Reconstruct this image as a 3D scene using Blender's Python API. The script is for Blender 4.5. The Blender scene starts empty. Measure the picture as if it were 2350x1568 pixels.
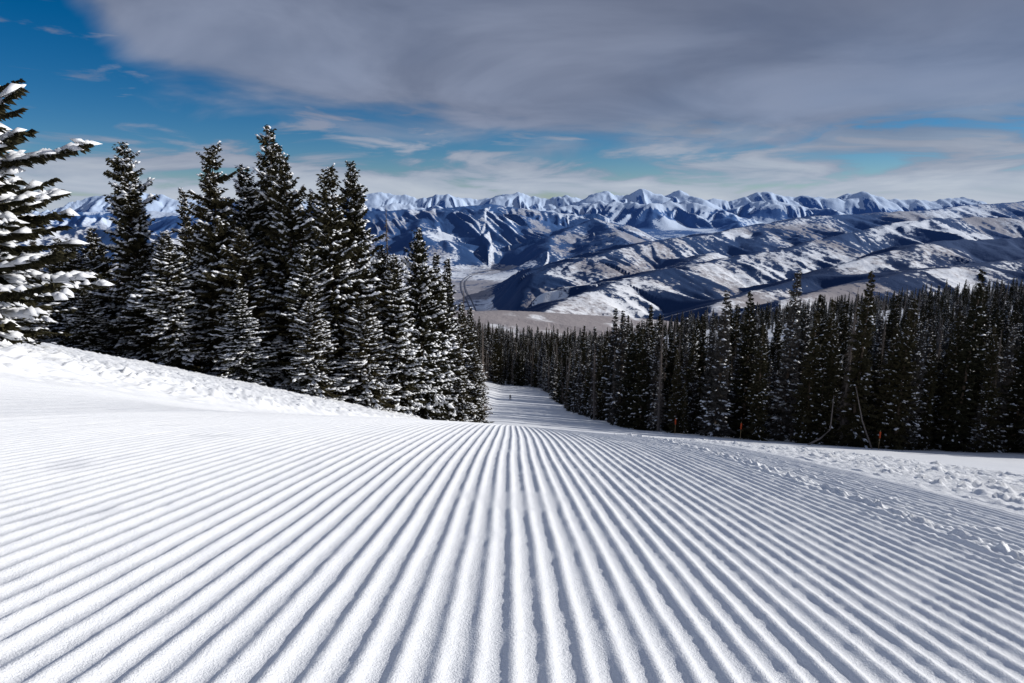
import bpy, math, numpy as np
from mathutils import Vector
D2R = math.radians
scene = bpy.context.scene
RNG = np.random.default_rng(7)

# ------------------------------------------------------------------ noise
_p = np.random.default_rng(11).permutation(256)
_p = np.concatenate([_p, _p, _p])
_ga = np.random.default_rng(12).uniform(0, 2*np.pi, 256)
_gx, _gy = np.cos(_ga), np.sin(_ga)
def noise2(x, y, seed=0):
    x = np.asarray(x, float) + seed*17.31; y = np.asarray(y, float) + seed*9.77
    x, y = np.broadcast_arrays(x, y)
    xf = np.floor(x); yf = np.floor(y)
    xi = xf.astype(np.int64) & 255; yi = yf.astype(np.int64) & 255
    fx = x-xf; fy = y-yf
    u = fx*fx*fx*(fx*(fx*6-15)+10); v = fy*fy*fy*(fy*(fy*6-15)+10)
    def g(ix, iy, dx, dy):
        k = _p[_p[ix & 255] + (iy & 255)]
        return _gx[k]*dx + _gy[k]*dy
    a = g(xi, yi, fx, fy); b = g(xi+1, yi, fx-1, fy)
    c = g(xi, yi+1, fx, fy-1); d = g(xi+1, yi+1, fx-1, fy-1)
    return ((a*(1-u)+b*u)*(1-v) + (c*(1-u)+d*u)*v)*1.5
def fbm(x, y, o=4, seed=0, gain=.5):
    s = 0; a = 1; f = 1; t = 0
    for i in range(o):
        s = s + a*noise2(x*f, y*f, seed+i); t += a; a *= gain; f *= 2.03
    return s/t
def ridged(x, y, o=5, seed=0, gain=.5):
    s = 0; a = 1; f = 1; t = 0
    for i in range(o):
        s = s + a*(1-np.abs(noise2(x*f, y*f, seed+i))*1.6); t += a; a *= gain; f *= 2.03
    return s/t
def sstep(a, b, x):
    t = np.clip((x-a)/(b-a), 0, 1); return t*t*(3-2*t)
def herm(x, xs, zs):
    xs = np.array(xs, float); zs = np.array(zs, float)
    m = np.gradient(zs, xs)
    i = np.clip(np.searchsorted(xs, x)-1, 0, len(xs)-2)
    h = xs[i+1]-xs[i]; t = np.clip((x-xs[i])/h, 0, 1)
    return ((2*t**3-3*t**2+1)*zs[i] + (t**3-2*t**2+t)*h*m[i]
            + (-2*t**3+3*t**2)*zs[i+1] + (t**3-t**2)*h*m[i+1])

# ------------------------------------------------------------------ terrain
MY = [8, 12, 20, 30, 60, 90, 150, 200, 256, 300, 400, 600, 900, 1300, 2000]
MZ = [2.72, 4.2, 7.06, 10.5, 20.5, 29.9, 47.4, 60.6, 73.5, 82.0, 98, 130, 196, 340, 560]
GX = [-400, -150, -60, -30, -20, -12, -7.5, -5.5, 0, 10, 20, 40, 66, 85, 120, 225, 400, 800]
GZ = [34, 22, 11, 5.8, 3.8, 2.1, 1.1, .5, 0, -.9, -1.7, -3, -4.2, -3.5, 3, 20, 40, 60]
def near_h(x, y):
    near = .36 + .227*y + np.where(y > 0, .0085*y*y, 0)
    far = herm(np.clip(y, 8, 2000), MY, MZ)
    z = -np.where(y < 8, near, far)
    z = z + herm(np.clip(x, -400, 800), GX, GZ)
    bank = sstep(-5.5, -6.6, x)
    fade = 1-sstep(60, 110, y)
    lump = .16*fbm(x*.8, y*.8, 3, 5) + .14*np.maximum(0, fbm(x*2.4, y*2.4, 3, 8)) + .16*np.maximum(0, fbm(x*6, y*6, 2, 31)-.1)
    z = z + bank*fade*(.12+lump)
    z = z + (.10*fbm(x/6, y/6, 3, 3))*sstep(12, 40, y)
    return z

RIDGES = [  # flank slope, roughness, crest as (bearing tangent, elevation tangent, distance m)
 (.42, 1, [(.034,-.172,3600),(.078,-.144,4200),(.153,-.112,4800),(.234,-.0945,5200),(.262,-.100,5600),(.29,-.075,7000)]),
 (.32, 1, [(-.030,-.150,5500),(.016,-.112,6000),(.097,-.081,6800),(.19,-.0567,7500),(.29,-.048,8200),(.353,-.0315,9000),(.453,-.019,9800),(.578,-.0126,10500),(.734,0,11500),(.89,.007,12000),(1.2,.01,12500)]),
 (.42, 1, [(.266,-.096,5700),(.328,-.081,6200),(.41,-.0617,6800),(.49,-.043,7400),(.603,-.024,8000),(.734,-.021,8500),(.95,-.015,9000)]),
 (.46, 1.1, [(.303,-.15,3800),(.366,-.128,4200),(.44,-.112,4600),(.516,-.081,5000),(.597,-.0586,5400),(.734,-.052,5800),(.89,-.043,6000),(1.2,-.04,6200)]),
 (.45, 1.1, [(.40,-.145,3500),(.48,-.125,3900),(.60,-.098,4300),(.70,-.085,4700),(.9,-.07,5000)]),
 (.20, .4, [(-.10,-.162,1900),(-.072,-.162,1900),(-.016,-.160,2000),(.034,-.170,2100),(.075,-.19,2200)]),
 (.28, 1, [(-.50,-.024,13000),(-.36,-.020,13000),(-.216,-.0145,13000),(-.11,-.01,13500),(-.034,-.004,14000),(.078,-.0176,14000),(.16,-.0365,13000),(.2,-.052,12000)]),
 (.34, 1, [(-.11,-.012,13500),(-.14,-.043,11500),(-.10,-.055,11400),(-.03,-.066,11300),(.005,-.080,11000)]),
 (.34, 1, [(-.034,-.004,14000),(.0,-.05,12500),(.03,-.070,11500)]),
 (.36, 1, [(.122,-.026,12500),(.085,-.037,12000),(.05,-.05,11200),(.045,-.07,10200)]),
 (.36, 1, [(.122,-.024,12500),(.15,-.040,11500),(.166,-.055,10500)]),
 (.34, 1, [(-.95,-.036,6000),(-.8,-.0365,6000),(-.67,-.033,6000),(-.547,-.043,6000),(-.42,-.062,6000),(-.3,-.080,6500),(-.2,-.11,7000)]),
 (.34, 1, [(-.25,-.06,9500),(-.19,-.075,9000),(-.14,-.095,8700)]),
 (.28, 1, [(-1.0,-.015,14000),(-.73,-.0176,14000),(-.547,-.013,15000),(-.4,-.02,15000)]),
 (.48, 1.3, [(.03,-.014,19500),(.09,-.006,20000),(.128,.000,20000),(.20,-.004,19000),(.25,.001,19500),(.30,-.012,19000),(.33,-.03,17500)]),
 (.48, 1.3, [(.33,-.004,20500),(.37,.002,20000),(.42,-.006,20000),(.46,-.012,18500),(.50,-.035,16500)]),
 (.48, 1.3, [(-.22,-.008,19500),(-.16,-.002,20000),(-.1,-.010,20000)]),
 (.52, 1.4, [(-1.1,.004,24000),(-.67,.001,24000),(-.58,.008,24000),(-.53,.013,24000),(-.46,.001,24000),(-.3,.004,24000),(-.24,.004,24000),(-.19,.014,24000),(-.135,.006,24000),(-.09,.010,24000),(-.047,.002,24500),(.01,.0135,24000),(.05,.004,24000),(.078,.010,24000),(.105,.004,24000),(.14,.016,23500),(.165,.009,23500),(.19,.0165,23500),(.215,.008,23500),(.24,.015,23500),(.29,.001,23500),(.33,.008,23500),(.366,.0155,23500),(.40,.006,23500),(.43,.0095,23500),(.46,.003,23500),(.497,.0145,23500),(.54,.001,23500),(.578,.005,23500),(.60,.001,23500),(.64,.0085,23500),(.7,.0,23500),(.89,.003,23500),(1.2,.003,23500)]),
]
VALLEY = [(-250, 5000), (-330, 6000), (-430, 6900), (-560, 7900), (-620, 8900), (-500, 9800), (-150, 10400)]
def mount_h(x, y):
    r = np.hypot(x, y)
    k = sstep(2500, 7000, r)
    wx = x + 260*fbm(x/2200, y/2200, 3, 40)*k; wy = y + 260*fbm(x/2200, y/2200, 3, 50)*k
    floor = -1010 + 12*fbm(x/900, y/900, 3, 60) + 330*sstep(12000, 19000, r)
    z = floor.copy()
    for ri, (S, rgh, pts) in enumerate(RIDGES):
        best = np.full(x.shape, -1e9)
        s0 = 0.
        for (t0, e0, d0), (t1, e1, d1) in zip(pts[:-1], pts[1:]):
            ax, ay, az = t0*d0, d0, e0*d0; bx, by, bz = t1*d1, d1, e1*d1
            dx, dy = bx-ax, by-ay; Ls = math.hypot(dx, dy)
            t = np.clip(((wx-ax)*dx+(wy-ay)*dy)/(dx*dx+dy*dy), 0, 1)
            ox, oy = wx-ax-t*dx, wy-ay-t*dy
            d = np.hypot(ox, oy)
            m = d < 4200
            if m.any():
                s = s0 + t[m]*Ls; dm = d[m]
                side = np.sign(ox[m]*dy-oy[m]*dx)*3.7
                ang = np.arctan2(oy[m], ox[m])*(700/np.pi)*((t[m] <= 0) | (t[m] >= 1))
                q = (s+ang)
                spur = noise2(q/620, side+dm/2600, 100+ri)*.60 + noise2(q/230, side+dm/1300, 130+ri)*.32 + noise2(q/90, side+dm/600, 160+ri)*.16
                dd = np.sqrt(dm*dm+50**2)-50
                v = az + t[m]*(bz-az) - S*dd + np.minimum(dd, 650)*spur*.44*rgh
                v = v + (rgh > 1.15)*(noise2(s/420, 0*s, 190+ri)*60+noise2(s/150, 0*s, 195+ri)*34)*np.exp(-dm/400)
                b_ = best[m]; best[m] = np.maximum(b_, v)
            s0 += Ls
        h = 22.
        dlt = np.clip((best-z)/h, -20, 20)
        z = np.where(best-z > 20*h, best, z + h*np.log1p(np.exp(dlt)))
    rel = np.clip((z-floor)/350, 0, 1)
    far = sstep(15500, 19000, r)
    z = z + rel*(22*fbm(x/320, y/320, 4, 80) - 16*np.abs(noise2(x/240, y/240, 88)))*k
    z = z + far*rel*(110*(ridged(x/1300, y/1300, 4, 90, .45)-.68))
    dv = np.full(x.shape, 1e9)
    for (ax, ay), (bx, by) in zip(VALLEY[:-1], VALLEY[1:]):
        dx, dy = bx-ax, by-ay
        t = np.clip(((x-ax)*dx+(y-ay)*dy)/(dx*dx+dy*dy), 0, 1)
        dv = np.minimum(dv, np.hypot(x-ax-t*dx, y-ay-t*dy))
    wv = sstep(110, 560, dv*(1+.3*fbm(x/500, y/500, 2, 61)))
    z = floor*(1-wv) + z*wv
    return z
def height(x, y):
    r = np.hypot(x, y)
    a = near_h(x, y)
    out = a.copy()
    m = r > 850
    if m.any():
        xm, ym, rm = x[m], y[m], r[m]
        mz = mount_h(xm, ym)
        cone = -260 - .42*(rm-1000)
        mz = np.maximum(mz, cone)
        w = sstep(900, 1400, rm)
        out[m] = a[m]*(1-w) + mz*w
    return out

def grid_mesh(name, X, Y, Z, mat, attrs=None):
    n, m = X.shape
    me = bpy.data.meshes.new(name)
    co = np.stack([X, Y, Z], -1).reshape(-1, 3).astype(np.float32)
    idx = np.arange(n*m).reshape(n, m)
    q = np.stack([idx[:-1, :-1], idx[:-1, 1:], idx[1:, 1:], idx[1:, :-1]], -1).reshape(-1, 4)
    me.vertices.add(len(co)); me.vertices.foreach_set("co", co.ravel())
    me.loops.add(q.size); me.loops.foreach_set("vertex_index", q.ravel().astype(np.int32))
    me.polygons.add(len(q))
    me.polygons.foreach_set("loop_start", np.arange(0, q.size, 4, dtype=np.int32))
    me.update(calc_edges=True)
    me.shade_smooth()
    if attrs:
        for k, v in attrs.items():
            a = me.attributes.new(k, 'FLOAT', 'POINT'); a.data.foreach_set("value", v.ravel().astype(np.float32))
    me.materials.append(mat)
    ob = bpy.data.objects.new(name, me); scene.collection.objects.link(ob)
    return ob

# ------------------------------------------------------------------ material helpers
def new_mat(name):
    m = bpy.data.materials.new(name); m.use_nodes = True
    nt = m.node_tree; b = nt.nodes["Principled BSDF"]
    return m, nt, b
def N(nt, t, **kw):
    n = nt.nodes.new(t)
    for k, v in kw.items(): setattr(n, k, v)
    return n
def math_(nt, op, a, b=None, c=None, clamp=False):
    n = nt.nodes.new('ShaderNodeMath'); n.operation = op; n.use_clamp = clamp
    for i, v in enumerate([a, b, c]):
        if v is None: continue
        if isinstance(v, (int, float)): n.inputs[i].default_value = v
        else: nt.links.new(v, n.inputs[i])
    return n.outputs[0]
def smooth_(nt, v, a, b):
    n = nt.nodes.new('ShaderNodeMapRange'); n.interpolation_type = 'SMOOTHSTEP'
    nt.links.new(v, n.inputs[0]); n.inputs[1].default_value = a; n.inputs[2].default_value = b
    return n.outputs[0]
def mix_(nt, f, a, b):
    n = nt.nodes.new('ShaderNodeMix'); n.data_type = 'RGBA'
    for s, v in ((n.inputs[0], f), (n.inputs[6], a), (n.inputs[7], b)):
        if isinstance(v, (int, float)): s.default_value = v
        elif isinstance(v, tuple): s.default_value = (*v, 1)
        else: nt.links.new(v, s)
    return n.outputs[2]
def noise_(nt, vec, scale, detail=4, rough=.5, dist=0):
    n = nt.nodes.new('ShaderNodeTexNoise'); n.inputs['Scale'].default_value = scale
    n.inputs['Detail'].default_value = detail; n.inputs['Roughness'].default_value = rough
    n.inputs['Distortion'].default_value = dist
    if vec is not None: nt.links.new(vec, n.inputs['Vector'])
    return n.outputs[0]

def snow_mat(name, fine):
    m, nt, b = new_mat(name)
    geo = N(nt, 'ShaderNodeNewGeometry'); P = geo.outputs['Position']
    n1 = noise_(nt, P, 150 if fine else 3, 3, .75)
    n2 = noise_(nt, P, 480 if fine else .5, 2, .6)
    n3 = noise_(nt, P, 1.3, 3)
    col = mix_(nt, n3, (.76, .785, .83), (.83, .845, .87))
    nt.links.new(col, b.inputs['Base Color'])
    b.inputs['Roughness'].default_value = .6
    b.inputs['Specular IOR Level'].default_value = .2
    h = math_(nt, 'ADD', math_(nt, 'MULTIPLY', n1, .7), math_(nt, 'MULTIPLY', n2, .5))
    bp = N(nt, 'ShaderNodeBump'); bp.inputs['Strength'].default_value = .75 if fine else .35
    bp.inputs['Distance'].default_value = .004 if fine else .10
    nt.links.new(h, bp.inputs['Height']); nt.links.new(bp.outputs[0], b.inputs['Normal'])
    return m
M_snow_f = snow_mat("groomed_snow_mat", True)
M_snow = snow_mat("snow_mat", False)

M_mtn, nt, b = new_mat("mountain_mat")
geo = N(nt, 'ShaderNodeNewGeometry'); P = geo.outputs['Position']
af = N(nt, 'ShaderNodeAttribute', attribute_name='forest').outputs['Fac']
ah = N(nt, 'ShaderNodeAttribute', attribute_name='haze_tint').outputs['Fac']
ab = N(nt, 'ShaderNodeAttribute', attribute_name='brown').outputs['Fac']
nA = noise_(nt, P, .004, 4, .6); nB = noise_(nt, P, .020, 4, .7)
v = math_(nt, 'ADD', af, math_(nt, 'MULTIPLY', math_(nt, 'SUBTRACT', nA, .5), .9))
v = math_(nt, 'ADD', v, math_(nt, 'MULTIPLY', math_(nt, 'SUBTRACT', nB, .5), 1.25))
fmask = smooth_(nt, v, .40, .60)
brown = smooth_(nt, math_(nt, 'ADD', ab, math_(nt, 'MULTIPLY', math_(nt, 'SUBTRACT', nB, .5), 1.2)), .35, .75)
snowc = mix_(nt, ah, (.80, .82, .86), (.48, .60, .80))  # aerial haze painted into snow, brown and forest base colours, bluer with distance
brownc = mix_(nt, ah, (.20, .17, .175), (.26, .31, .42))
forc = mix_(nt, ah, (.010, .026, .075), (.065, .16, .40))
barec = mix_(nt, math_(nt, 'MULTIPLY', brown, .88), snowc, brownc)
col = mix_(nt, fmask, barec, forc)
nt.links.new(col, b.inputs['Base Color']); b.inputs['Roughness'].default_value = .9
b.inputs['Specular IOR Level'].default_value = .1
bp = N(nt, 'ShaderNodeBump'); bp.inputs['Strength'].default_value = .5; bp.inputs['Distance'].default_value = 14
nt.links.new(nB, bp.inputs['Height']); nt.links.new(bp.outputs[0], b.inputs['Normal'])

# ------------------------------------------------------------------ groomed foreground
PX0, PX1, PY0, PY1 = -12., 10., -2., 14.
def inside(x, y):
    return np.minimum(np.minimum(x-PX0, PX1-x), np.minimum(y-PY0, PY1-y))
xs = np.concatenate([np.arange(PX0, -6, .022), np.arange(-6, -2.5, .0072), np.arange(-2.5, 1.8, .0042), np.arange(1.8, 3.8, .012), np.arange(3.8, PX1+.01, .03)])
ys = [PY0]
while ys[-1] < .45: ys.append(ys[-1]+.05)
while ys[-1] < PY1: ys.append(ys[-1]+max(.007, ys[-1]*.0105))
ys = np.array(ys)
X, Y = np.meshgrid(xs, ys)
Z = near_h(X, Y)
s = .042
xw = X + .014*noise2(Y*.45, Y*0+3.3, 1) + .002*noise2(X*1.2, Y*2.2, 2) + .0011*noise2(X*14, Y*9, 12)
c = .5+.5*np.cos(xw/s*2*np.pi)
gm = sstep(-5.9, -5.5, X)*(1-sstep(1.66, 1.78, X))
amp = .0080*(.92+.16*noise2(np.floor(xw/s+.5)*.77, Y*.5, 4)+.18*fbm(X*9, Y*9, 2, 6))
brk = sstep(-.5, -.38, fbm(X*2.1, Y*2.1, 3, 66))
Z += gm*amp*(c**1.7)*(.65+.35*brk)
g1 = np.exp(-((X-1.17-.02*noise2(Y*2, Y*0, 9))/.035)**2)
crumb = np.maximum(0, fbm(X*32, Y*32, 3, 20)+.10)
Z += g1*(.003+.036*crumb)
g1b = sstep(.9, 1.15, X)*(1-sstep(1.3, 1.75, X))
Z += g1b*.03*np.maximum(0, fbm(X*38, Y*38, 2, 24)-.28)
rb = sstep(1.66, 1.95, X)*(1-sstep(3.0, 3.8, X))
Z += rb*(.012+.02*fbm(X*3.5, Y*3.5, 3, 21)+.04*np.maximum(0, fbm(X*17, Y*17, 3, 22)-.02)+.035*np.maximum(0, fbm(X*34, Y*34, 2, 27)))
Z += sstep(3.2, 4, X)*.010*fbm(X*4, Y*4, 3, 23)
Z += .0013*fbm(X*45, Y*45, 2, 25)
ins = inside(X, Y)
Z -= .3*(1-sstep(0, .4, ins))
grid_mesh("groomed_snow_slope", X, Y, Z, M_snow_f)

az = np.radians(np.concatenate([np.arange(-115, -45, .45), np.arange(-45, 45, .13), np.arange(45, 115.1, .45)]))
r = [3.]
while r[-1] < 1500: r.append(r[-1]*1.012 if r[-1] > 60 else r[-1]*1.008)
R_, A_ = np.meshgrid(np.array(r), az, indexing='ij')
X = R_*np.sin(A_); Y = R_*np.cos(A_)
Z = height(X, Y)
Z -= .28*sstep(.25, 1.1, inside(X, Y))
rough = sstep(8, 14, Y)*(1-sstep(20, 30, Y))*sstep(1.7, 2, X)*(1-sstep(3, 4, X))
Z += rough*.04*fbm(X*3, Y*3, 3, 21)
grid_mesh("snow_ground", X[:, ::-1], Y[:, ::-1], Z[:, ::-1], M_snow)

az = np.radians(np.concatenate([np.arange(-75, -39, .3), np.arange(-39, 39, .065), np.arange(39, 75.1, .3)]))
r = [1380.]
while r[-1] < 28000: r.append(r[-1]*(1.0075 if r[-1] < 3000 else 1.0038))
R_, A_ = np.meshgrid(np.array(r), az, indexing='ij')
X = R_*np.sin(A_); Y = R_*np.cos(A_)
Z = height(X, Y)
Z[0] -= 30
dXr, dXa = np.gradient(X); dYr, dYa = np.gradient(Y); dZr, dZa = np.gradient(Z)
nx = dYr*dZa-dZr*dYa; ny = dZr*dXa-dXr*dZa; nz = dXr*dYa-dYr*dXa
sg = np.sign(nz); L = np.sqrt(nx*nx+ny*ny+nz*nz)+1e-9
nx, ny, nz = nx*sg/L, ny*sg/L, nz*sg/L
forest = .57 - 1.15*nx + 1.1*fbm(X/1100, Y/1100, 3, 33)
midl = sstep(8500, 10500, R_)*(1-sstep(2000, 3500, X))*(1-sstep(15500, 18000, R_))
forest += .22*midl + .30*(X < -1500)*(R_ < 8500)
forest -= 1.0*sstep(-320, -90, Z)*sstep(15000, 17500, R_)
forest += .45*sstep(.90, .75, nz)*sstep(15000, 18000, R_)*(nx < .1)
floorm = 1-sstep(-985, -930, Z)
forest = forest*(1-floorm) + floorm*(.30+.5*fbm(X/200, Y/200, 3, 44))
hillb = sstep(2900, 2500, R_)
forest = forest*(1-hillb) + hillb*(.0+.5*fbm(X/200, Y/200, 3, 47))
brown = .58+.9*fbm(X/1500, Y/1500, 3, 55)
brown = brown*(1-hillb) + hillb*(.85+.5*fbm(X/150, Y/150, 2, 58))
brown -= sstep(15000, 18000, R_)
haze_tint = sstep(1500, 25000, R_)**.75
grid_mesh("mountains", X[:, ::-1], Y[:, ::-1], Z[:, ::-1], M_mtn, {"forest": forest[:, ::-1], "haze_tint": haze_tint[:, ::-1], "brown": brown[:, ::-1]})

# ------------------------------------------------------------------ valley road
def simple(name, col, rough=.8, nscale=8, var=.3):
    m, nt, b = new_mat(name)
    tc = N(nt, 'ShaderNodeTexCoord')
    n = noise_(nt, tc.outputs['Object'], nscale, 4, .6)
    c = mix_(nt, n, tuple(v*(1-var) for v in col), tuple(min(1, v*(1+var)) for v in col))
    nt.links.new(c, b.inputs['Base Color']); b.inputs['Roughness'].default_value = rough
    b.inputs['Specular IOR Level'].default_value = .2
    return m
M_road = simple("asphalt_mat", (.12, .13, .17), nscale=.02)
def ribbon(name, pts, w, mat, off=0):
    pts = np.array(pts, float)
    t = np.arange(len(pts)); tt = np.linspace(0, len(pts)-1, 240)
    x = herm(tt, t, pts[:, 0]); y = herm(tt, t, pts[:, 1])
    dx = np.gradient(x); dy = np.gradient(y); l = np.hypot(dx, dy)
    px, py = dy/l, -dx/l
    X = np.stack([x+px*(off-w/2), x+px*(off+w/2)], 1); Y = np.stack([y+py*(off-w/2), y+py*(off+w/2)], 1)
    Z = height(X.copy(), Y.copy())+5
    return grid_mesh(name, X, Y, Z, mat)
hw = bpy.data.objects.new("valley_highway", None); scene.collection.objects.link(hw)
for nm, o in (("eastbound_lanes", 24), ("westbound_lanes", -24)):
    q = ribbon(nm, VALLEY, 14, M_road, o); q.parent = hw

# ------------------------------------------------------------------ trees
def leafmat(name, c1, c2):
    m, nt, b = new_mat(name)
    geo = N(nt, 'ShaderNodeNewGeometry'); oi = N(nt, 'ShaderNodeObjectInfo')
    n = noise_(nt, geo.outputs['Position'], 2.2, 3)
    c = mix_(nt, math_(nt, 'MULTIPLY', math_(nt, 'ADD', n, oi.outputs['Random']), .5), c1, c2)
    nt.links.new(c, b.inputs['Base Color']); b.inputs['Roughness'].default_value = .75
    b.inputs['Specular IOR Level'].default_value = .15
    return m
M_leaf = leafmat("spruce_needles", (.014, .018, .010), (.070, .058, .028))
M_leaf2 = leafmat("frosted_needles", (.016, .018, .016), (.14, .125, .11))
M_bark = simple("bark", (.10, .075, .055), nscale=12)
M_dead = simple("dead_wood", (.17, .145, .13), nscale=5)
M_csnow = simple("clump_snow", (.82, .84, .88), .6, 4, .05)

def tree_mesh(name, H, R, seed, twig=.5, snow=.45, leaf=None, dead=False, dens=1., shape=.85, snowsize=1., whorl=.02, top=1.):
    rg = np.random.default_rng(seed)
    V = []; F = []; MI = []; off = 0
    def add(v, f, mi):
        nonlocal off
        V.append(v); F.extend((f+off).tolist()); MI.append(np.full(len(f), mi)); off += len(v)
    k = 8; lv = 10
    a = np.arange(k)/k*2*np.pi
    rings = []
    bend = rg.normal(0, .010*H, 2)
    for i in range(lv):
        t = i/(lv-1); rr = (.011*H+.03)*(1-t)**.9+.008
        cx, cy = bend*np.sin(t*3.0)*.4
        rings.append(np.stack([cx+rr*np.cos(a), cy+rr*np.sin(a), np.full(k, t*H-.6*(1-t))], -1))
    tf = np.array([(i*k+j, i*k+(j+1) % k, (i+1)*k+(j+1) % k, (i+1)*k+j) for i in range(lv-1) for j in range(k)])
    add(np.concatenate(rings), tf, 0)
    h = .025*H if not dead else .1*H
    TW = []; SN = []; WD = []
    lob = rg.uniform(0, 6.28, 6)
    while h < H*.99:
        f = h/H
        L = R*((1-f)**shape)*min(1., .75+f*2.2)+.03*R
        nb = int(round((7 if f < .8 else 5)*dens))
        if dead: nb = 6
        lay = rg.uniform(.68, 1.2)
        for _ in range(nb):
            ang = rg.uniform(0, 2*np.pi)
            lobe = 1+.24*np.sin(2*ang+lob[0]+f*7)+.20*np.sin(3*ang+lob[1]-f*13)
            l = L*rg.uniform(.55, 1.18)*lay*lobe
            if rg.random() < .05: l *= 1.3
            hh = min(h+rg.uniform(-1.2, 1.2)*whorl*H, H*.99)
            ca, sa = np.cos(ang), np.sin(ang)
            rise = -.50 + .85*f + rg.normal(0, .14)
            cx, cy = bend*np.sin(f*3.0)*.4
            if dead:
                l *= .9
                p0 = np.array([cx, cy, hh]); p1 = p0+np.array([ca*l, sa*l, -.45*l]); p2 = p0+np.array([ca*l*.6, sa*l*.6, -.1*l])
                w = .022+.012*l; up = np.array([0, 0, w]); sd = np.array([-sa*w, ca*w, 0])
                WD.append(np.stack([p0-up, p2-up*.7, p2+up*.7, p0+up])); WD.append(np.stack([p2-sd*.7, p1-sd*.2, p1+sd*.2, p2+sd*.7]))
                for q in range(8):
                    t = rg.uniform(.2, 1); b0 = p0*(1-t)+p1*t; sgn = rg.choice([-1, 1])
                    e = b0+np.array([ca*.15-sgn*sa*.3, sa*.15+sgn*ca*.3, -.3])*l*.8*rg.uniform(.4, 1)
                    WD.append(np.stack([b0-[0, 0, .02], e, e+[0, 0, .015], b0+[0, 0, .02]]))
                continue
            nk = max(3, int(l/(twig*.30)*dens))
            t = (np.arange(nk)+rg.uniform(.2, .8, nk))/nk
            t = np.clip(.08+.95*t, 0, 1.03)
            z = hh + rise*l*t + .22*l*t*t
            bx = cx+ca*l*t; by = cy+sa*l*t
            c0 = np.stack([bx, by, z], -1)
            for sgn in (-1, 1, 0):
                ln = twig*(1.15-.45*t)*rg.uniform(.5, 1.25, nk)*(.5+.5*min(1, l/(R*.5)))
                if sgn == 0: fw, sdw = np.full(nk, .9), rg.normal(0, .2, nk)
                else: fw, sdw = rg.uniform(.35, .75, nk), sgn*rg.uniform(.55, .95, nk)
                dirv = np.stack([ca*fw-sa*sdw, sa*fw+ca*sdw, rg.uniform(-.75, .05, nk)], -1)
                dirv /= np.linalg.norm(dirv, axis=1, keepdims=True)
                rnd = rg.normal(0, 1, (nk, 3)); rnd[:, 2] *= .6
                wv = np.cross(dirv, rnd); wv /= np.linalg.norm(wv, axis=1, keepdims=True)+1e-6
                ww = (ln*rg.uniform(.15, .25, nk))[:, None]
                tip = c0+dirv*ln[:, None]
                mid = c0+dirv*(ln*.45)[:, None]
                TW.append(np.stack([c0, mid-wv*ww, tip, mid+wv*ww], 1))
                w2 = np.cross(dirv, wv)
                TW.append(np.stack([c0, mid-w2*ww*.8, tip, mid+w2*ww*.8], 1))
            clus = rg.random() < snow*1.2
            ps = snow*(1.5 if clus else .15)
            sel = rg.random(nk) < ps*(.25+1.1*t)*.8
            for i in np.nonzero(sel)[0]:
                sz = twig*rg.uniform(.22, .72)*snowsize*(.4+.6*min(1, l/(R*.5)))
                u = np.array([ca, sa, rise+.35*t[i]]); u /= np.linalg.norm(u)
                v = np.array([-sa, ca, rg.uniform(-.4, .4)])
                th = rg.uniform(-.8, .8); u2 = u*np.cos(th)+v*np.sin(th); v2 = -u*np.sin(th)+v*np.cos(th)
                w = np.array([0, 0, 1.])
                cc = c0[i]+np.array([0, 0, .08*twig])+v*rg.normal(0, .3)*twig
                A, B, C = sz*rg.uniform(.7, 1.4), sz*rg.uniform(.4, .8), sz*rg.uniform(.22, .42)
                SN.append(np.stack([cc+u2*A-w*C*.8, cc+v2*B-w*C*.5, cc-u2*A, cc-v2*B-w*C*.5, cc+w*C+u2*A*.2, cc-w*C*.6]))
        h += whorl*H*(1.05-.35*f)
    if TW:
        q = np.concatenate(TW).reshape(-1, 3); add(q, np.arange(len(q)).reshape(-1, 4), 1)
    if WD:
        q = np.concatenate(WD).reshape(-1, 3); add(q, np.arange(len(q)).reshape(-1, 4), 0)
    if SN:
        q = np.concatenate(SN); n = len(SN)
        base = np.array([(0, 1, 4), (1, 2, 4), (2, 3, 4), (3, 0, 4), (1, 0, 5), (2, 1, 5), (3, 2, 5), (0, 3, 5)])
        add(q, (base[None]+np.arange(n)[:, None, None]*6).reshape(-1, 3), 2)
    me = bpy.data.meshes.new(name)
    me.from_pydata(np.concatenate(V).tolist(), [], F)
    MI = np.concatenate(MI).astype(np.int32)
    me.polygons.foreach_set("material_index", MI)
    me.polygons.foreach_set("use_smooth", MI != 1)
    me.materials.append(M_dead if dead else M_bark); me.materials.append(leaf or M_leaf); me.materials.append(M_csnow)
    me.update()
    return me

big = [tree_mesh(f"spruce_{i}", 18, (3.3, 3.5, 3.0, 3.6)[i], 100+i, .50, (.52, .42, .6, .46)[i], dens=1.35, shape=.70, snowsize=1.15) for i in range(4)]
slim = [tree_mesh(f"slim_spruce_{i}", 16, 1.8, 120+i, .42, .5, dens=1.25, shape=.78) for i in range(2)]
deadm = [tree_mesh(f"dead_spruce_{i}", 14, 1.1, 140+i, dead=True) for i in range(2)]

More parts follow.
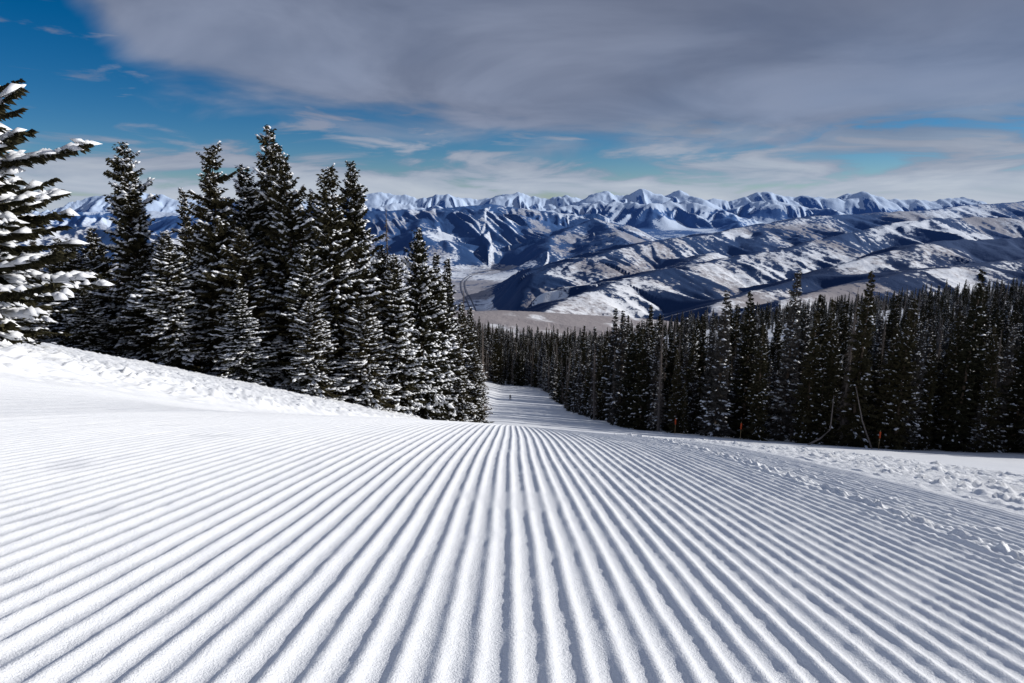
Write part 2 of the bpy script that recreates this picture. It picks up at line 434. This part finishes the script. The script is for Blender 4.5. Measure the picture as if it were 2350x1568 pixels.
def zg(x, y): return float(near_h(np.array([x], float), np.array([y], float))[0])
def place(me, x, y, ztop, H, name="spruce_tree", wid=1., lean=0):
    g = zg(x, y); sc = (ztop-g)/H
    ob = bpy.data.objects.new(name, me); scene.collection.objects.link(ob)
    ob.location = (x, y, g-.1)
    ws = wid*(.45*sc+.55*1.0)
    ob.scale = (ws, ws, sc)
    ob.rotation_euler = (lean, 0, RNG.uniform(0, 6.28))
    return ob
L_ = [ (0,-25.3,46,3.94,.85),(1,-19.1,45,3.7,.9),(2,-18.0,47,2.6,.95),(0,-16.4,48,5.2,.88),(3,-14.9,46,3.1,.88),
 (2,-14.3,50,.7,1.),(1,-12.0,46,2.4,.95),(3,-11.0,48,2.8,.85),(0,-6.8,50,-1.7,.8),(2,-8.1,47,-3.4,.95),
 (1,-28.8,45,-2.3,.8),(3,-29.2,48,-1.7,.8),(2,-21.1,42,-1.6,.9),(0,-19.3,52,1.0,1.),(1,-23.5,52,-1.5,1.),
 (2,-16.5,41,-5.0,.8),(0,-9.7,44,-6.0,.85),(3,-33.0,50,-2.5,.8),(1,-26.5,42,-5.2,.7),(0,-12.5,42,-6.0,.8),
 (2,-5.6,54,-6.5,.7),(3,-22.5,46,-3.,.9),(1,-30.5,41,-5.0,.7),(0,-36,44,-4,.7),
 (3,-17.3,44,-1.5,.9),(0,-13.3,44,-2.5,.9),(1,-24,44,-3.5,.9),(2,-32,44,-4.5,.8),(3,-9.6,50,-3.0,.9)]
for v, x, y, zt, w in L_: place(big[v], x, y, zt, 18, wid=w)
for v, x, y, zt, w in [(0,-23.6,50,1.1,.85),(1,-5.9,53,-3.7,1.),(0,-5.3,56,-4.4,1.),(1,-4.5,60,-8.6,1.),(0,-3.9,62,-9.4,1.),(1,-3.2,58,-12.5,1.),(0,-4.4,54,-10.2,1.)]:
    place(slim[v], x, y, zt, 16, wid=w)
for v, x, y, zt, w in [(0,-9.05,50,-.25,.9),(1,-2.7,62,-10.9,1.),(0,-4.6,64,-7.9,.9)]:
    place(deadm[v], x, y, zt, 14, "dead_spruce_tree", wid=w)
# close tree at the left border
nearm = tree_mesh("near_spruce", 5.8, 2.35, 211, .24, .34, dens=2.3, snowsize=1.5, whorl=.024, shape=.5)
o = bpy.data.objects.new("spruce_tree", nearm); scene.collection.objects.link(o)
o.location = (-10.3, 11.6, zg(-10.3, 11.6)-.4); o.rotation_euler = (0, 0, 2.2)
o = bpy.data.objects.new("spruce_tree", big[2]); scene.collection.objects.link(o)
o.location = (-18.0, 23.5, zg(-18.0, 23.5)-.1); o.scale = (.7, .7, .42); o.rotation_euler = (0, 0, 2.2)

# ---- forest (one instanced object)
fcoll = bpy.data.collections.new("forest_tree_variants")
fv = [tree_mesh(f"forest_spruce_{i}", 20, (2.0, 1.6, 2.3, 1.7, 1.5)[i], 300+i, .62, (.22, .36, .22, .4, .5)[i], leaf=(M_leaf, M_leaf2)[i % 2], dens=1.0, whorl=.022) for i in range(5)]
fv.append(tree_mesh("forest_dead_0", 19, 1.3, 320, dead=True, whorl=.014))
for m_ in fv:
    o = bpy.data.objects.new(m_.name, m_); fcoll.objects.link(o)
def edge_y(x):
    return np.interp(x, [-400, -8, -5, 13, 14, 16, 20, 30, 44, 66, 110, 400], [300, 300, 300, 300, 255, 205, 114, 99, 92, 88, 84, 70])
pts = []
rg = np.random.default_rng(5)
def scatter(n, y0, y1, tx0, tx1, cond):
    y = np.sqrt(rg.uniform(y0*y0, y1*y1, n)); x = rg.uniform(tx0, tx1, n)*y
    m = cond(x, y); return np.stack([x[m], y[m]], -1)
pts.append(scatter(4300, 70, 320, -.15, 1.2, lambda x, y: (x > 13) & (y > edge_y(x)+rg.uniform(0, 3, len(x)))))
pts.append(scatter(4400, 298, 900, -.9, 1.2, lambda x, y: y > edge_y(x)))
pts.append(scatter(900, 300, 430, -.15, .2, lambda x, y: y > edge_y(x)))
pts.append(scatter(600, 60, 300, -.9, 0, lambda x, y: (x < -9-.02*y) & (y > 58)))
ex = rg.uniform(18, 100, 95); pts.append(np.stack([ex, edge_y(ex)+rg.uniform(-3.5, 2, 95)], -1))
pts = np.concatenate(pts)
pz = near_h(pts[:, 0], pts[:, 1])
me = bpy.data.meshes.new("conifer_forest")
me.from_pydata(np.column_stack([pts, pz-.2]).tolist(), [], [])
n = len(pts)
sc = rg.normal(.83, .21, n).clip(.28, 1.28)
lefty = (pts[:, 0] < -5) & (pts[:, 1] < 250)
sc = np.where(lefty, sc*.6, sc)
wd = sc*rg.uniform(.85, 1.15, n)
a = me.attributes.new("scl", 'FLOAT_VECTOR', 'POINT'); a.data.foreach_set("vector", np.column_stack([wd, wd, sc]).ravel().astype(np.float32))
a = me.attributes.new("rotv", 'FLOAT_VECTOR', 'POINT'); a.data.foreach_set("vector", np.column_stack([rg.normal(0, .02, n), rg.normal(0, .02, n), rg.uniform(0, 6.28, n)]).ravel().astype(np.float32))
vi = rg.choice(6, n, p=[.2, .22, .17, .2, .17, .04])
a = me.attributes.new("vidx", 'INT', 'POINT'); a.data.foreach_set("value", vi.astype(np.int32))
fo = bpy.data.objects.new("conifer_forest", me); scene.collection.objects.link(fo)
ng = bpy.data.node_groups.new("forest_instancer", 'GeometryNodeTree')
ng.interface.new_socket("Geometry", in_out='INPUT', socket_type='NodeSocketGeometry')
ng.interface.new_socket("Geometry", in_out='OUTPUT', socket_type='NodeSocketGeometry')
gi = ng.nodes.new('NodeGroupInput'); go = ng.nodes.new('NodeGroupOutput')
ci = ng.nodes.new('GeometryNodeCollectionInfo'); ci.inputs[0].default_value = fcoll; ci.inputs[1].default_value = True; ci.inputs[2].default_value = True
ip = ng.nodes.new('GeometryNodeInstanceOnPoints')
def na(name, t):
    q = ng.nodes.new('GeometryNodeInputNamedAttribute'); q.data_type = t; q.inputs[0].default_value = name; return q.outputs[0]
ng.links.new(gi.outputs[0], ip.inputs['Points']); ng.links.new(ci.outputs[0], ip.inputs['Instance'])
ip.inputs['Pick Instance'].default_value = True
ng.links.new(na("vidx", 'INT'), ip.inputs['Instance Index'])
ng.links.new(na("rotv", 'FLOAT_VECTOR'), ip.inputs['Rotation'])
ng.links.new(na("scl", 'FLOAT_VECTOR'), ip.inputs['Scale'])
ng.links.new(ip.outputs[0], go.inputs[0])
md = fo.modifiers.new("instances", 'NODES'); md.node_group = ng

# ------------------------------------------------------------------ small things
def tube(name, pts, radii, mat, k=8):
    V = []; F = []
    pts = [Vector(p) for p in pts]
    for i, p in enumerate(pts):
        d = (pts[min(i+1, len(pts)-1)]-pts[max(i-1, 0)]).normalized()
        u = d.orthogonal().normalized(); w = d.cross(u)
        for j in range(k):
            a = 2*math.pi*j/k; V.append(p+(u*math.cos(a)+w*math.sin(a))*radii[i])
    for i in range(len(pts)-1):
        for j in range(k): F.append((i*k+j, i*k+(j+1) % k, (i+1)*k+(j+1) % k, (i+1)*k+j))
    F.append(tuple(range(k))[::-1]); F.append(tuple(range((len(pts)-1)*k, len(pts)*k)))
    me = bpy.data.meshes.new(name); me.from_pydata([tuple(v) for v in V], [], F); me.materials.append(mat); me.shade_smooth()
    ob = bpy.data.objects.new(name, me); scene.collection.objects.link(ob); return ob
M_or = simple("orange_plastic", (.55, .08, .02), .5, 3, .1)
M_bam = simple("bamboo", (.35, .26, .14), .6, 6, .2)
for x, y in ((47, 83), (24.3, 97), (32, 91)):
    g = zg(x, y)
    e = bpy.data.objects.new("trail_marker_pole", None); scene.collection.objects.link(e); e.location = (x, y, g)
    p = tube("pole", [(0, 0, -.3), (0, 0, 2.6)], [.035, .03], M_bam); p.parent = e
    d = tube("marker_sleeve", [(0, 0, 1.5), (0, 0, 1.55), (0, 0, 2.35), (0, 0, 2.4)], [.05, .11, .11, .05], M_or, 12); d.parent = e
x, y = 40.5, 84.5; g = zg(x, y)
tube("fallen_log", [(x-1.9, y, g+.1), (x-.2, y+.3, g+.9), (x+1.2, y+.8, g+1.9), (x+1.35, y+1.0, g+6.5)], [.14, .12, .10, .04], M_dead)
x, y = 45.5, 84.; g = zg(x, y)
tube("fallen_log", [(x+1.2, y, g-.1), (x-.1, y+.6, g+3.5), (x-1.2, y+1., g+8)], [.12, .09, .04], M_dead)

M_jack = simple("dark_ski_suit", (.02, .025, .04), .7, 10, .3); M_skin = simple("skin", (.5, .3, .22), .6, 5, .05)
sx_, sy_ = -.6, 225.; g = zg(sx_, sy_)
sk = bpy.data.objects.new("skier", None); scene.collection.objects.link(sk); sk.location = (sx_, sy_, g+.05)
me = bpy.data.meshes.new("body")
J = [(0,0,.92),(0,.05,1.2),(0,.12,1.45),(0,.14,1.56),(.12,0,.88),(.17,.16,.5),(.16,.0,.1),(.16,.2,.06),(-.12,0,.88),(-.17,.16,.5),(-.16,0,.1),(-.16,.2,.06),(.22,.12,1.42),(.36,.16,1.15),(.34,.42,1.08),(-.22,.12,1.42),(-.36,.16,1.15),(-.34,.42,1.08)]
E = [(0,1),(1,2),(2,3),(0,4),(4,5),(5,6),(6,7),(0,8),(8,9),(9,10),(10,11),(2,12),(12,13),(13,14),(2,15),(15,16),(16,17)]
RR = [.18,.19,.20,.08,.14,.11,.08,.07,.14,.11,.08,.07,.11,.08,.06,.11,.08,.06]
me.from_pydata(J, E, []); ob = bpy.data.objects.new("body", me); scene.collection.objects.link(ob); ob.parent = sk
md = ob.modifiers.new("skin", 'SKIN'); md2 = ob.modifiers.new("sub", 'SUBSURF'); md2.levels = 1; md2.render_levels = 1
for i, rr in enumerate(RR): me.skin_vertices[0].data[i].radius = (rr, rr)
me.skin_vertices[0].data[0].use_root = True; me.materials.append(M_jack)
hd = tube("head", [(0,.14,1.55),(0,.15,1.6),(0,.16,1.68),(0,.16,1.76),(0,.15,1.81)], [.05,.10,.12,.10,.03], M_jack, 12); hd.parent = sk
fc = tube("face", [(0,.235,1.6),(0,.25,1.65),(0,.24,1.7)], [.03,.05,.03], M_skin, 10); fc.parent = sk
for sgn in (-1, 1):
    q = tube("ski", [(sgn*.16,-.8,.02),(sgn*.16,.7,.02),(sgn*.16,.92,.12)], [.045,.05,.03], M_jack); q.parent = sk
    q = tube("ski_pole", [(sgn*.34,.42,1.1),(sgn*.5,.0,.05)], [.015,.012], M_jack); q.parent = sk

# ------------------------------------------------------------------ world
w = bpy.data.worlds.new("World"); scene.world = w; w.use_nodes = True
nt = w.node_tree; nt.nodes.clear()
SUN_EL, SUN_AZ = 23., 80.
out = N(nt, 'ShaderNodeOutputWorld')
sky = N(nt, 'ShaderNodeTexSky'); sky.sky_type = 'NISHITA'; sky.sun_disc = False
sky.sun_elevation = D2R(SUN_EL); sky.sun_rotation = D2R(SUN_AZ); sky.altitude = 3000; sky.ozone_density = 4; sky.dust_density = .2
hs = N(nt, 'ShaderNodeHueSaturation'); hs.inputs['Saturation'].default_value = 1.35
nt.links.new(sky.outputs[0], hs.inputs['Color'])
bg1 = N(nt, 'ShaderNodeBackground'); bg1.inputs[1].default_value = .065; nt.links.new(hs.outputs[0], bg1.inputs[0])
tc = N(nt, 'ShaderNodeTexCoord'); sx = N(nt, 'ShaderNodeSeparateXYZ'); nt.links.new(tc.outputs['Generated'], sx.inputs[0])
x, y, z = sx.outputs
hyp = math_(nt, 'SQRT', math_(nt, 'ADD', math_(nt, 'MULTIPLY', x, x), math_(nt, 'MULTIPLY', y, y)))
ax = math_(nt, 'DIVIDE', x, hyp); el = math_(nt, 'DIVIDE', z, hyp)
zz = math_(nt, 'ADD', math_(nt, 'MAXIMUM', z, 0), .18)
cv = N(nt, 'ShaderNodeCombineXYZ'); nt.links.new(math_(nt, 'DIVIDE', x, zz), cv.inputs[0]); nt.links.new(math_(nt, 'DIVIDE', y, zz), cv.inputs[1])
cn = noise_(nt, cv.outputs[0], 1.1, 5, .52, .6)
cn2 = noise_(nt, cv.outputs[0], .6, 4, .5, .2)
cw = N(nt, 'ShaderNodeCombineXYZ'); nt.links.new(math_(nt, 'MULTIPLY', ax, 6.5), cw.inputs[0]); nt.links.new(math_(nt, 'MULTIPLY', el, 32), cw.inputs[1])
cs = noise_(nt, cw.outputs[0], 1.0, 6, .55, .5)
ramp = N(nt, 'ShaderNodeValToRGB'); cr = ramp.color_ramp; cr.interpolation = 'B_SPLINE'
nt.links.new(math_(nt, 'MULTIPLY_ADD', ax, .5, .5), ramp.inputs[0])
stops = [(.0,.5),(.18,.36),(.235,.24),(.29,.145),(.40,.112),(.5,.085),(.6,.062),(.68,.072),(.76,.10),(1,.09)]
while len(cr.elements) < len(stops): cr.elements.new(.5)
for e, (p, v) in zip(cr.elements, stops): e.position = p; e.color = (v, v, v, 1)
dd = math_(nt, 'SUBTRACT', el, ramp.outputs[0])
m1 = smooth_(nt, math_(nt, 'ADD', dd, math_(nt, 'MULTIPLY', math_(nt, 'SUBTRACT', cn, .5), .20)), -.024, .035)
band = math_(nt, 'SUBTRACT', 1., smooth_(nt, el, .0, .12))
m2 = smooth_(nt, math_(nt, 'ADD', cs, math_(nt, 'MULTIPLY', band, .22)), .53, .68)
right = smooth_(nt, ax, -.15, .45)
m2b = smooth_(nt, math_(nt, 'ADD', cs, math_(nt, 'MULTIPLY', right, .18)), .56, .70)
msk = math_(nt, 'MAXIMUM', m1, math_(nt, 'MAXIMUM', m2, math_(nt, 'MULTIPLY', m2b, .85)))
msk = math_(nt, 'MULTIPLY', msk, math_(nt, 'MULTIPLY_ADD', smooth_(nt, cn2, .3, .6), .12, .84))
lowc = mix_(nt, smooth_(nt, cs, .35, .70), (.20, .26, .38), (.46, .50, .58))
near0 = math_(nt, 'SUBTRACT', 1., smooth_(nt, el, .015, .05))
lowc = mix_(nt, math_(nt, 'MULTIPLY', near0, .45), lowc, (.60, .66, .75))
higc = mix_(nt, smooth_(nt, cn, .32, .70), (.15, .18, .265), (.26, .30, .41))
dark = math_(nt, 'MULTIPLY', smooth_(nt, el, .12, .26), smooth_(nt, ax, -.2, .5))
higc = mix_(nt, math_(nt, 'MULTIPLY', dark, .5), higc, (.10, .115, .17))
cc = mix_(nt, smooth_(nt, math_(nt, 'ADD', el, math_(nt, 'MULTIPLY', math_(nt, 'SUBTRACT', cn2, .5), .14)), .035, .115), lowc, higc)
bg2 = N(nt, 'ShaderNodeBackground'); nt.links.new(cc, bg2.inputs[0]); bg2.inputs[1].default_value = 1.
ms = N(nt, 'ShaderNodeMixShader'); nt.links.new(msk, ms.inputs[0]); nt.links.new(bg1.outputs[0], ms.inputs[1]); nt.links.new(bg2.outputs[0], ms.inputs[2])
nt.links.new(ms.outputs[0], out.inputs[0])

sl = bpy.data.lights.new("sun", 'SUN'); sl.energy = 4.6; sl.angle = D2R(.6); sl.color = (1, .96, .90)
so = bpy.data.objects.new("sun", sl); scene.collection.objects.link(so)
sd = Vector((math.sin(D2R(SUN_AZ))*math.cos(D2R(SUN_EL)), math.cos(D2R(SUN_AZ))*math.cos(D2R(SUN_EL)), math.sin(D2R(SUN_EL))))
so.rotation_euler = sd.to_track_quat('Z', 'Y').to_euler(); so.location = (60, 0, 60)

cam = bpy.data.cameras.new("camera"); cam.lens = 24; cam.sensor_width = 36; cam.clip_start = .05; cam.clip_end = 80000
co = bpy.data.objects.new("camera", cam); scene.collection.objects.link(co)
co.rotation_euler = (D2R(90-11.6), 0, 0); co.location = (0, 0, 0)
scene.camera = co
scene.view_settings.view_transform = 'Standard'; scene.view_settings.look = 'None'; scene.view_settings.exposure = 0
